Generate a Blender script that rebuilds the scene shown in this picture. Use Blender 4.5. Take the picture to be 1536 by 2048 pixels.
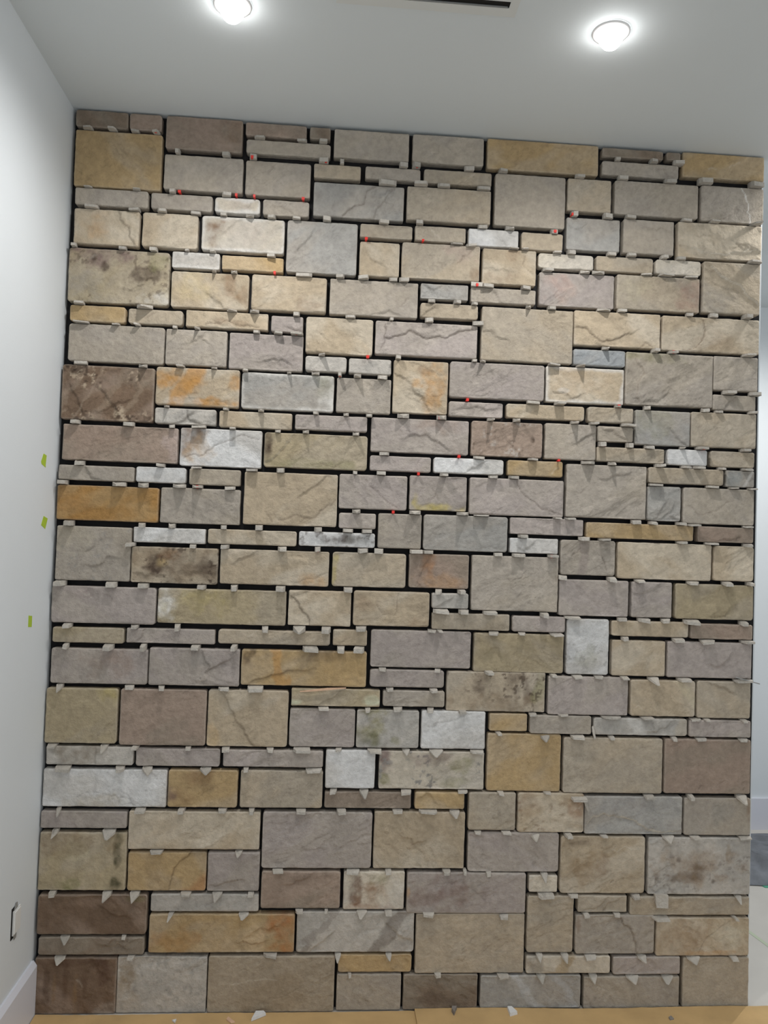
import bpy, math, random
import numpy as np
from mathutils import Matrix, Vector

# ---------------------------------------------------------------- camera, world, light, exposure
for o in list(bpy.data.objects):
    bpy.data.objects.remove(o)
scene = bpy.context.scene
col = scene.collection
YAW, PITCH, ROLL, FPX = 0.07037, 0.03211, 0.03398, 1566.248
CAM = np.array([0.84257, -2.5, 1.49043])
W, H = 2.25719, 2.8137                     # stone wall width, ceiling height (metres)


def cam_axes():
    cy, sy, cp, sp = math.cos(YAW), math.sin(YAW), math.cos(PITCH), math.sin(PITCH)
    fwd = np.array([sy * cp, cy * cp, sp])
    right = np.array([cy, -sy, 0.0])
    up = np.cross(right, fwd)
    cr, sr = math.cos(ROLL), math.sin(ROLL)
    return cr * right + sr * up, -sr * right + cr * up, fwd


AX = cam_axes()
cd = bpy.data.cameras.new('camera')
cam = bpy.data.objects.new('camera', cd)
col.objects.link(cam)
cd.sensor_fit = 'VERTICAL'
cd.sensor_height = 36.0
cd.lens = 36.0 * FPX / 2048.0
cd.clip_start = 0.05
m = Matrix.Identity(4)
for i in range(3):
    m[i][0], m[i][1], m[i][2], m[i][3] = AX[0][i], AX[1][i], -AX[2][i], CAM[i]
cam.matrix_world = m
scene.camera = cam

scene.view_settings.view_transform = 'Standard'
scene.view_settings.look = 'None'
scene.view_settings.gamma = 1.0
scene.view_settings.use_curve_mapping = False
scene.view_settings.exposure = 0.0

wd = bpy.data.worlds.new('world')
scene.world = wd
wd.use_nodes = True
bg = wd.node_tree.nodes['Background']
bg.inputs[0].default_value = (0.92, 0.97, 1.0, 1)
bg.inputs[1].default_value = 0.76

LAMP_POWER = 28.0
LAMP_SIZE = math.radians(172)


def px(x, y, axis, val):
    """pixel -> point on the plane axis = val"""
    d = (x - 768.0) / FPX * AX[0] - (y - 1024.0) / FPX * AX[1] + AX[2]
    t = (val - CAM[axis]) / d[axis]
    return CAM + t * d


def wall_pt(x, y):
    p = px(x, y, 1, 0.0)
    return p[0], p[2]


# ---------------------------------------------------------------- helpers
def lin(c):
    out = []
    for v in c[:3]:
        v = v / 255.0
        out.append(v / 12.92 if v <= 0.04045 else ((v + 0.055) / 1.055) ** 2.4)
    return np.array(out)


def tag(o, label=None, cat=None, group=None, kind=None):
    if label: o['label'] = label
    if cat: o['category'] = cat
    if group: o['group'] = group
    if kind: o['kind'] = kind
    return o


def mesh_obj(name, verts, faces, mat, parent=None, smooth=False):
    me = bpy.data.meshes.new(name)
    me.from_pydata([tuple(map(float, v)) for v in verts], [], faces)
    me.update()
    if smooth:
        me.polygons.foreach_set('use_smooth', [True] * len(me.polygons))
    if mat: me.materials.append(mat)
    o = bpy.data.objects.new(name, me)
    col.objects.link(o)
    if parent: o.parent = parent
    return o


def empty(name, loc):
    o = bpy.data.objects.new(name, None)
    o.empty_display_size = 0.05
    o.location = loc
    col.objects.link(o)
    return o


def bm_fix(o):
    import bmesh
    bm = bmesh.new(); bm.from_mesh(o.data)
    bmesh.ops.recalc_face_normals(bm, faces=bm.faces)
    bm.to_mesh(o.data); bm.free()


class MB:
    def __init__(self):
        self.v, self.f = [], []

    def add(self, v, f):
        n = len(self.v)
        self.v += [tuple(map(float, p)) for p in v]
        self.f += [tuple(i + n for i in q) for q in f]

    def box(self, x0, x1, y0, y1, z0, z1):
        self.add([(x0, y0, z0), (x1, y0, z0), (x1, y1, z0), (x0, y1, z0),
                  (x0, y0, z1), (x1, y0, z1), (x1, y1, z1), (x0, y1, z1)],
                 [(3, 2, 1, 0), (4, 5, 6, 7), (0, 1, 5, 4), (1, 2, 6, 5), (2, 3, 7, 6), (3, 0, 4, 7)])

    def prism(self, bottom, top):
        n = len(bottom)
        self.add(list(bottom) + list(top),
                 [tuple(reversed(range(n))), tuple(range(n, 2 * n))] +
                 [(i, (i + 1) % n, n + (i + 1) % n, n + i) for i in range(n)])

    def lathe(self, prof, seg=40, c=(0, 0, 0)):
        n0 = len(self.v)
        k = len(prof)
        for s in range(seg):
            a = 2 * math.pi * s / seg
            for r, z in prof:
                self.v.append((c[0] + r * math.cos(a), c[1] + r * math.sin(a), c[2] + z))
        for s in range(seg):
            t = (s + 1) % seg
            for i in range(k - 1):
                self.f.append((n0 + s * k + i, n0 + t * k + i, n0 + t * k + i + 1, n0 + s * k + i + 1))

    def build(self, name, mat, parent=None, smooth=False):
        return mesh_obj(name, self.v, self.f, mat, parent, smooth)


def new_mat(name, rgb, rough=0.8, noise=0.0, nscale=8.0, bump=0.0, bscale=60.0, rand=0.0, emit=0.0, spec=0.3):
    mt = bpy.data.materials.new(name)
    mt.use_nodes = True
    nt = mt.node_tree
    N, L = nt.nodes, nt.links
    b = N['Principled BSDF']
    c = lin(rgb)
    b.inputs['Base Color'].default_value = (*c, 1)
    b.inputs['Roughness'].default_value = rough
    b.inputs['Specular IOR Level'].default_value = spec
    tc = N.new('ShaderNodeTexCoord')
    if noise > 0 or rand > 0:
        hsv = N.new('ShaderNodeHueSaturation')
        hsv.inputs['Color'].default_value = (*c, 1)
        L.new(hsv.outputs[0], b.inputs['Base Color'])
        val = None
        if noise > 0:
            nz = N.new('ShaderNodeTexNoise')
            nz.inputs['Scale'].default_value = nscale
            nz.inputs['Detail'].default_value = 5
            L.new(tc.outputs['Object'], nz.inputs['Vector'])
            mr = N.new('ShaderNodeMapRange')
            mr.inputs[1].default_value, mr.inputs[2].default_value = 0.25, 0.75
            mr.inputs[3].default_value, mr.inputs[4].default_value = 1 - noise, 1 + noise
            L.new(nz.outputs[0], mr.inputs[0])
            val = mr.outputs[0]
        if rand > 0:
            oi = N.new('ShaderNodeObjectInfo')
            mr = N.new('ShaderNodeMapRange')
            mr.inputs[3].default_value, mr.inputs[4].default_value = 1 - rand, 1 + rand
            L.new(oi.outputs['Random'], mr.inputs[0])
            if val is None:
                val = mr.outputs[0]
            else:
                mu = N.new('ShaderNodeMath')
                mu.operation = 'MULTIPLY'
                L.new(val, mu.inputs[0]); L.new(mr.outputs[0], mu.inputs[1])
                val = mu.outputs[0]
        L.new(val, hsv.inputs['Value'])
    if bump > 0:
        nz = N.new('ShaderNodeTexNoise')
        nz.inputs['Scale'].default_value = bscale
        nz.inputs['Detail'].default_value = 6
        L.new(tc.outputs['Object'], nz.inputs['Vector'])
        bp = N.new('ShaderNodeBump')
        bp.inputs['Strength'].default_value = bump
        bp.inputs['Distance'].default_value = 0.01
        L.new(nz.outputs[0], bp.inputs['Height'])
        L.new(bp.outputs[0], b.inputs['Normal'])
    if emit > 0:
        b.inputs['Emission Color'].default_value = (1.0, 0.985, 0.96, 1)
        b.inputs['Emission Strength'].default_value = emit
    return mt


def stone_material():
    mt = bpy.data.materials.new('sandstone')
    mt.use_nodes = True
    nt = mt.node_tree
    N, L = nt.nodes, nt.links
    b = N['Principled BSDF']
    b.inputs['Roughness'].default_value = 0.88
    b.inputs['Specular IOR Level'].default_value = 0.22
    at = N.new('ShaderNodeAttribute')
    at.attribute_name = 'Col'
    tc = N.new('ShaderNodeTexCoord')
    oi = N.new('ShaderNodeObjectInfo')
    add = N.new('ShaderNodeVectorMath'); add.operation = 'ADD'
    sc = N.new('ShaderNodeMath'); sc.operation = 'MULTIPLY'; sc.inputs[1].default_value = 37.0
    L.new(oi.outputs['Random'], sc.inputs[0])
    L.new(tc.outputs['Object'], add.inputs[0]); L.new(sc.outputs[0], add.inputs[1])
    n1 = N.new('ShaderNodeTexNoise'); n1.inputs['Scale'].default_value = 55; n1.inputs['Detail'].default_value = 7
    n1.inputs['Roughness'].default_value = 0.62
    n2 = N.new('ShaderNodeTexNoise'); n2.inputs['Scale'].default_value = 420; n2.inputs['Detail'].default_value = 3
    for n in (n1, n2): L.new(add.outputs[0], n.inputs['Vector'])
    mr = N.new('ShaderNodeMapRange')
    mr.inputs[1].default_value, mr.inputs[2].default_value = 0.3, 0.7
    mr.inputs[3].default_value, mr.inputs[4].default_value = 0.85, 1.13
    L.new(n1.outputs[0], mr.inputs[0])
    # sparse dark pits
    vo = N.new('ShaderNodeTexVoronoi'); vo.inputs['Scale'].default_value = 38
    L.new(add.outputs[0], vo.inputs['Vector'])
    pr = N.new('ShaderNodeMapRange')
    pr.inputs[1].default_value, pr.inputs[2].default_value = 0.03, 0.075
    pr.inputs[3].default_value, pr.inputs[4].default_value = 0.72, 1.0
    L.new(vo.outputs['Distance'], pr.inputs[0])
    # only some of the cells are pitted
    gt = N.new('ShaderNodeMath'); gt.operation = 'GREATER_THAN'; gt.inputs[1].default_value = 0.72
    sx = N.new('ShaderNodeSeparateXYZ'); L.new(vo.outputs['Color'], sx.inputs[0]); L.new(sx.outputs[0], gt.inputs[0])
    mxp = N.new('ShaderNodeMix'); mxp.data_type = 'FLOAT'
    mxp.inputs[2].default_value = 1.0
    L.new(gt.outputs[0], mxp.inputs[0]); L.new(pr.outputs[0], mxp.inputs[3])
    mu = N.new('ShaderNodeMath'); mu.operation = 'MULTIPLY'
    L.new(mr.outputs[0], mu.inputs[0]); L.new(mxp.outputs[0], mu.inputs[1])
    vm = N.new('ShaderNodeVectorMath'); vm.operation = 'SCALE'
    L.new(at.outputs['Color'], vm.inputs[0]); L.new(mu.outputs[0], vm.inputs['Scale'])
    L.new(vm.outputs[0], b.inputs['Base Color'])
    ad = N.new('ShaderNodeMath'); ad.operation = 'MULTIPLY_ADD'; ad.inputs[1].default_value = 0.16
    L.new(n2.outputs[0], ad.inputs[0]); L.new(n1.outputs[0], ad.inputs[2])
    bp = N.new('ShaderNodeBump'); bp.inputs['Strength'].default_value = 0.8; bp.inputs['Distance'].default_value = 0.006
    L.new(ad.outputs[0], bp.inputs['Height'])
    L.new(bp.outputs[0], b.inputs['Normal'])
    return mt


M = dict(
    stone=stone_material(),
    membrane=new_mat('black_membrane', (26, 25, 27), 0.75, noise=0.3, nscale=30),
    wall=new_mat('white_paint', (221, 226, 230), 0.6, noise=0.012, nscale=3, bump=0.03, bscale=220),
    ceiling=new_mat('ceiling_paint', (216, 222, 225), 0.8, bump=0.03, bscale=260),
    trim=new_mat('trim_gloss', (222, 223, 232), 0.4),
    floor=new_mat('floor_paper', (208, 203, 196), 0.85, noise=0.06, nscale=5),
    card=new_mat('cardboard', (196, 164, 116), 0.85, noise=0.13, nscale=9, bump=0.12, bscale=25),
    chip=new_mat('chip_stone', (182, 176, 167), 0.85, noise=0.10, nscale=90, bump=0.4, bscale=140, rand=0.13),
    chipw=new_mat('chip_white', (222, 222, 222), 0.8, noise=0.05, nscale=60, bump=0.25, bscale=120),
    pebble=new_mat('grey_chip', (140, 134, 128), 0.85, noise=0.2, nscale=80, bump=0.4, bscale=140),
    red=new_mat('red_plastic', (226, 60, 52), 0.45),
    wood=new_mat('split_wood', (214, 178, 150), 0.75, noise=0.15, nscale=60),
    tape=new_mat('green_tape', (172, 198, 62), 0.55, noise=0.06, nscale=60),
    teal=new_mat('teal_sheet', (92, 170, 140), 0.6, noise=0.05),
    floortape=new_mat('pale_green_tape', (196, 204, 180), 0.7),
    tarp=new_mat('grey_tarp', (118, 121, 127), 0.55, noise=0.35, nscale=11, bump=0.5, bscale=30),
    lamp=new_mat('lamp_lens', (255, 255, 255), 0.4, emit=22.0),
    ring=new_mat('lamp_ring', (235, 235, 235), 0.4),
    black=new_mat('slot_black', (9, 9, 10), 0.6),
    grille=new_mat('diffuser_white', (214, 216, 214), 0.5),
    box=new_mat('wall_box_dark', (22, 20, 18), 0.8),
    device=new_mat('outlet_white', (228, 228, 226), 0.35),
    steel=new_mat('steel', (150, 150, 148), 0.4),
)

# ---------------------------------------------------------------- the room
XL = -0.010
b = MB(); b.box(XL - 3.0, 7.0, -4.2, 4.0, -0.12, 0.0)
tag(b.build('floor', M['floor']), kind='structure', label='pale floor covered with beige protection paper')
b = MB(); b.box(XL - 3.0, 7.0, -4.2, 4.0, H + 0.001, H + 0.12)
tag(b.build('ceiling', M['ceiling']), kind='structure', label='flat white painted ceiling')
b = MB(); b.box(XL - 0.12, XL, -4.2, 0.19, 0.0, H + 0.001)
tag(b.build('wall_left', M['wall']), kind='structure', label='white painted wall left of the stone')
YF = 1.585
b = MB(); b.box(XL - 0.12, 7.0, YF, YF + 0.12, 0.0, H + 0.001)
tag(b.build('wall_far', M['wall']), kind='structure', label='white wall of the space beyond the stone wall')
b = MB()
b.prism([(XL, -4.2, 0), (XL + 0.016, -4.2, 0), (XL + 0.016, -0.003, 0), (XL, -0.003, 0)],
        [(XL, -4.2, 0.150), (XL + 0.016, -4.2, 0.150), (XL + 0.016, -0.003, 0.150), (XL, -0.003, 0.150)])
b.prism([(XL, -4.2, 0.150), (XL + 0.016, -4.2, 0.150), (XL + 0.016, -0.003, 0.150), (XL, -0.003, 0.150)],
        [(XL, -4.2, 0.165), (XL + 0.006, -4.2, 0.165), (XL + 0.006, -0.003, 0.165), (XL, -0.003, 0.165)])
tag(b.build('baseboard_left', M['trim']), kind='structure', label='white baseboard of the left wall')
b = MB(); b.box(XL, 7.0, YF - 0.016, YF, 0.0, 0.165)
tag(b.build('baseboard_far', M['trim']), kind='structure', label='white baseboard of the far wall')

BACK = 0.030                               # stones stand 30 mm proud of the membrane
b = MB(); b.box(XL, W + 0.018, BACK + 0.002, 0.19, 0.0, H + 0.001)
wall_back = tag(b.build('wall_back', M['wall']), kind='structure', label='wall faced with dry-fitted tumbled sandstone blocks')
b = MB(); b.box(XL + 0.001, W + 0.012, BACK - 0.001, BACK + 0.002, 0.0, H)
b.build('membrane', M['membrane'], wall_back)


# ---------------------------------------------------------------- noise (numpy)
def _hash(ix, iy, seed):
    h = (ix.astype(np.int64) * 374761393 + iy.astype(np.int64) * 668265263 + int(seed) * 974634777) & 0xFFFFFFFF
    h = ((h ^ (h >> 13)) * 1274126177) & 0xFFFFFFFF
    return ((h ^ (h >> 16)) & 0xFFFFFF) / float(0xFFFFFF)


def vnoise(x, y, seed):
    x0, y0 = np.floor(x), np.floor(y)
    fx, fy = x - x0, y - y0
    fx = fx * fx * fx * (fx * (fx * 6 - 15) + 10); fy = fy * fy * fy * (fy * (fy * 6 - 15) + 10)
    a = _hash(x0, y0, seed); b_ = _hash(x0 + 1, y0, seed); c = _hash(x0, y0 + 1, seed); d = _hash(x0 + 1, y0 + 1, seed)
    return (a * (1 - fx) + b_ * fx) * (1 - fy) + (c * (1 - fx) + d * fx) * fy


def fbm(x, y, seed, octv=4, gain=0.5):
    s, a, t = 0, 1.0, 0.0
    for i in range(octv):
        s = s + a * vnoise(x * (2 ** i) + 17.3 * i, y * (2 ** i) - 9.1 * i, seed + i)
        t += a; a *= gain
    return s / t


def sstep(a, b_, x):
    t = np.clip((x - a) / (b_ - a), 0, 1)
    return t * t * (3 - 2 * t)


# ---------------------------------------------------------------- the stones (pixel of top-left and bottom-right corner, tone)
TONE = dict(
    G=(172, 163, 152), K=(167, 164, 159), P=(172, 162, 156), T=(184, 168, 145), S=(176, 165, 149),
    O=(174, 134, 82), Y=(182, 157, 118), W=(214, 213, 212), C=(204, 194, 178), B=(122, 102, 85), Q=(166, 151, 130),
    D=(146, 135, 121), R=(160, 142, 128), L=(171, 157, 130), U=(152, 155, 157), E=(190, 184, 176))
SECOND = dict(G='S', K='G', P='G', T='C', S='T', O='Y', Y='T', W='E', C='E', B='R', D='B', R='D', L='S', U='K', E='K', Q='S')
STONES = """152 215 256 259 D|259.5 225 323 263 R|151 257 321 382 Y|333 230 484 307 R|329 307 485 388 G
491.6 243 613.5 279 R|620 253 661 281 D|493 277 661 317 G|492 319 620 397 G|669 257 817.6 325 G
826 267 967 334 G|975.5 275 1197 352 Y|1205 294 1327 321 D|1333 303.5 1362 322 D|1205 320 1357.6 359 G|1366 302 1529 364 Y
628 326 721.6 361 S|731 331 841 364 G|848.5 337 983.6 374 S|628 362 807 442.5 K|815 371 981 450 S|991 345 1130 459 G
1136 355.6 1222 427 S|1230 359.5 1396 439 G|1403 368.6 1528 449 G|1134 433 1240 505 K|1247.6 437 1347.5 512 G|1356.6 442.5 1523 524 T
150.5 374 296 417.5 G|302.5 384.6 424.5 424.6 G|430 392.7 520 429.5 C|526 397.6 618 435 G|149 415 277 494 T|285.5 423 394.6 499.5 T
404 429.5 568 509 C|575 438.6 712.8 551.6 K|720.6 446.4 824.8 480.6 S|830.6 450 931.5 487 S|937 456 1037 497 W|1043 463.7 1125.5 504 S
720 481.6 798 555.5 T|804.6 483 959 564 S|965.7 495.6 1071.5 573 T|1077 505 1187 542 C|1193 510 1307 548 S|1311.7 518 1401.6 553 C
1079 542.5 1228 619 P|1234.6 547.6 1399 626.7 S|1407 522 1519.4 631.6 S|138 493 336 612.7 L|344 501 439 540 E|444 509 566.5 546 Y
343.5 541 496.5 622 T|504 547.6 652 627 T|660.4 556.4 835 637.5 G|842 565.5 936.4 602 K|942 573.7 1071 611 G|841 604.6 956 640.7 S
964 612 1145 729 S|1149 620 1320 699 T|1325 630 1518.4 710.7 T|1147.6 696.7 1251 735 U|1252.5 703 1425 817 G|1428 711 1516 784.6 G
1425.6 788 1512 823.7 G|139.7 608 250 647 Y|257 616 365 652 S|372 619 536 661.6 T|542.7 630 606 666 P|137.4 645 327 730 G
332.7 656.7 452.5 735 G|459 664 605 744 P|612.5 632 745 712 T|751.5 640 954 718.5 P|611 710.7 693 746 E|698 715.6 782.5 751 E
787.7 718.5 894.8 830 T|900.6 722 1088 803 P|1093 731 1248 810.7 T|898 801.5 1006 837 P|1013 806 1169 842.6 T|1176 813 1267 848 S
1271 819 1380 894 K|1383 823 1512 898.5 S|125 727.6 305.7 845.5 B|313 732.5 477.6 816.5 T|484 743 667 825 K|674 754 781 829 G
310 814 432 852 E|438.5 820.4 584 860 T|590 827.6 734.6 865 P|742.8 833.4 937 911 P|943.6 840.6 1084 917 R|1090.7 845.5 1191.6 922 G
1195.5 851 1267 885.5 G|1194 892.7 1329 928 S|1335.5 897 1415 933 W|1421.7 901 1509.6 937 S|126 846.5 354 928 R|361.4 854.6 522.5 937.6 W
529 863.4 733.6 942 L|740 910 861.6 945.7 P|867.4 914 1007 951 W|1015.5 919 1126 955 Y|117 928 267.7 964.6 G|272 932 371.5 968 W
378 936 481 973 S|114 968 315.5 1046 O|322 973.7 479 1051 G|489 942 673 1055 T|679 947 813.4 1021.6 P|820 950 933 1024 P
940 954 1126.5 1035.6 P|1133.7 927 1291.5 1040 G|1297.4 933.7 1447 972 S|1452.7 940 1509.6 976 K|1296 971 1362 1044 K|1368 974 1508.7 1052 G
113 1050 259 1164 G|266.7 1053 410.6 1089 W|416 1056.7 592.7 1093.5 T|598 1061.6 750 1096.8 W|678 1024.8 751.6 1059 P|757 1025.8 842 1099 G
848 1028 1014.6 1105.5 K|1021 1034 1167 1073 P|1173 1043.7 1387 1082.8 Y|1395.7 1052 1507.4 1087.6 R|1020 1074.6 1116.4 1109 W|1122 1078.5 1230 1153 G
1236 1083 1423.4 1163 T|1428 1091 1507 1164 T|263.5 1091.5 434.4 1170 Q|441 1096.8 657 1174 T|665.3 1103 811 1177 S|819 1106 937 1178.8 R
944.6 1109.5 1115 1225 G|1119 1157.6 1256.7 1234.8 P|1264 1162.5 1343.6 1237 P|1351.8 1166.4 1507 1242 L|104 1170 310 1250 P|316 1175 571 1252.7 L
577.4 1179.4 701 1254 T|707.6 1180.4 858 1255 T|864 1185 937 1218.8 E|864 1225 1019.5 1262.8 S|1025 1231 1131 1266 P|1134.6 1236.4 1217 1351 W
1224 1240.6 1377 1275.8 T|1381 1246.5 1505.4 1280.7 R|1225 1279.7 1330.6 1354 T|1336 1282 1504 1358.8 P|104.6 1252.7 247 1288 L|252.7 1255 429.5 1290 P
436 1258 659.8 1292.7 S|666 1258.5 734 1292.7 T|742.5 1258.5 941 1338.6 P|948.5 1265 1127 1347.7 L|102 1294.6 293.7 1370.5 P|299 1294.6 477.6 1373.7 P
483 1298 732 1375.4 Y|740 1338 888 1376.7 P|766 1380 889 1415 G|894 1341.8 1090 1425.5 S|1097 1351.6 1255.7 1432 P|1261.6 1359 1390 1434.6 T
1395 1361.4 1501.5 1438.5 S|93 1374.4 232.5 1488 L|241.6 1376.7 410 1492.6 R|416.4 1378.6 574 1495.5 T|583 1376 759.7 1415 L|579.7 1416 709 1495.8 P
714 1419 837 1497.4 E|843.4 1420.6 970 1499.7 W|979.5 1426.5 1054.6 1464 Y|1060.4 1429.7 1182.5 1469.5 G|1187.4 1434.6 1374.5 1473 E|1378.5 1439.5 1501.5 1476 P
975.5 1466.5 1120.6 1584 Y|1128 1474 1324 1588 S|1330 1477 1500.8 1589 R|92.5 1491 265.7 1531.6 E|271.6 1495.5 439 1534.6 P|446.4 1498.8 645.8 1536 P
652 1499 749 1578 W|758.8 1501 967 1580 C|86 1537 331.8 1616 W|337 1538.8 474 1616 Y|481.5 1539.4 644 1617 S|649 1582.7 822 1618.5 R
830 1583.4 929 1619.5 Y|937.8 1584 1030.5 1661 S|1036 1585 1167 1665.7 T|1170 1591.5 1364 1669.6 K|1368.7 1595 1501.5 1672 G|80 1621.8 253 1658 P
258 1621.8 518.5 1700 T|526 1622.8 742 1737.7 P|749 1622.8 928 1738.6 T|936.7 1664 1117 1744.8 P|1122 1671.6 1289 1787.5 T|1297 1674 1500 1789.7 E
77 1664 250 1782 L|256 1703.5 411 1783 Y|416 1703.5 517.5 1783 P|523 1741.6 679.5 1817.4 R|687.6 1742.5 808 1820 C|814.6 1744.8 1050.6 1827 P
1058 1750.7 1115 1785 C|1055.5 1792 1146 1906 S|1155.8 1790.7 1254 1825 S|1260.6 1793 1499 1831 S|1151.6 1829.5 1308.5 1908 G|1312.7 1835 1498 1912 T
76 1789 292 1869 B|301.4 1788 517 1824.6 E|298.8 1828 588 1905 Y|594 1823 827 1905 E|832.5 1827 1047.4 1946.6 S|76.5 1873.7 288 1909.5 D
70 1915 230.4 2029.6 B|235 1913.4 411 2027 E|417 1911.8 667 2024 Q|676 1909.5 823 1945 Y|673.6 1949 801 2021.5 G|807 1949 954 2019 D
961 1951 1160.7 2016 K|1052 1912 1220.6 1947 C|1226 1913.4 1360 1948.6 P|1168 1953 1358 2017.6 G|1366.4 1915 1497.6 2017 S"""
SPEC = []
for tok in STONES.replace('\n', '|').split('|'):
    t = tok.split()
    SPEC.append((float(t[0]), float(t[1]), float(t[2]), float(t[3]), t[4]))

DK, BR, OR, PU, GN, WH = (78, 64, 54), (124, 94, 68), (188, 138, 74), (120, 98, 96), (134, 132, 92), (222, 219, 214)
GY, YL = (146, 143, 138), (186, 170, 104)
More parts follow.
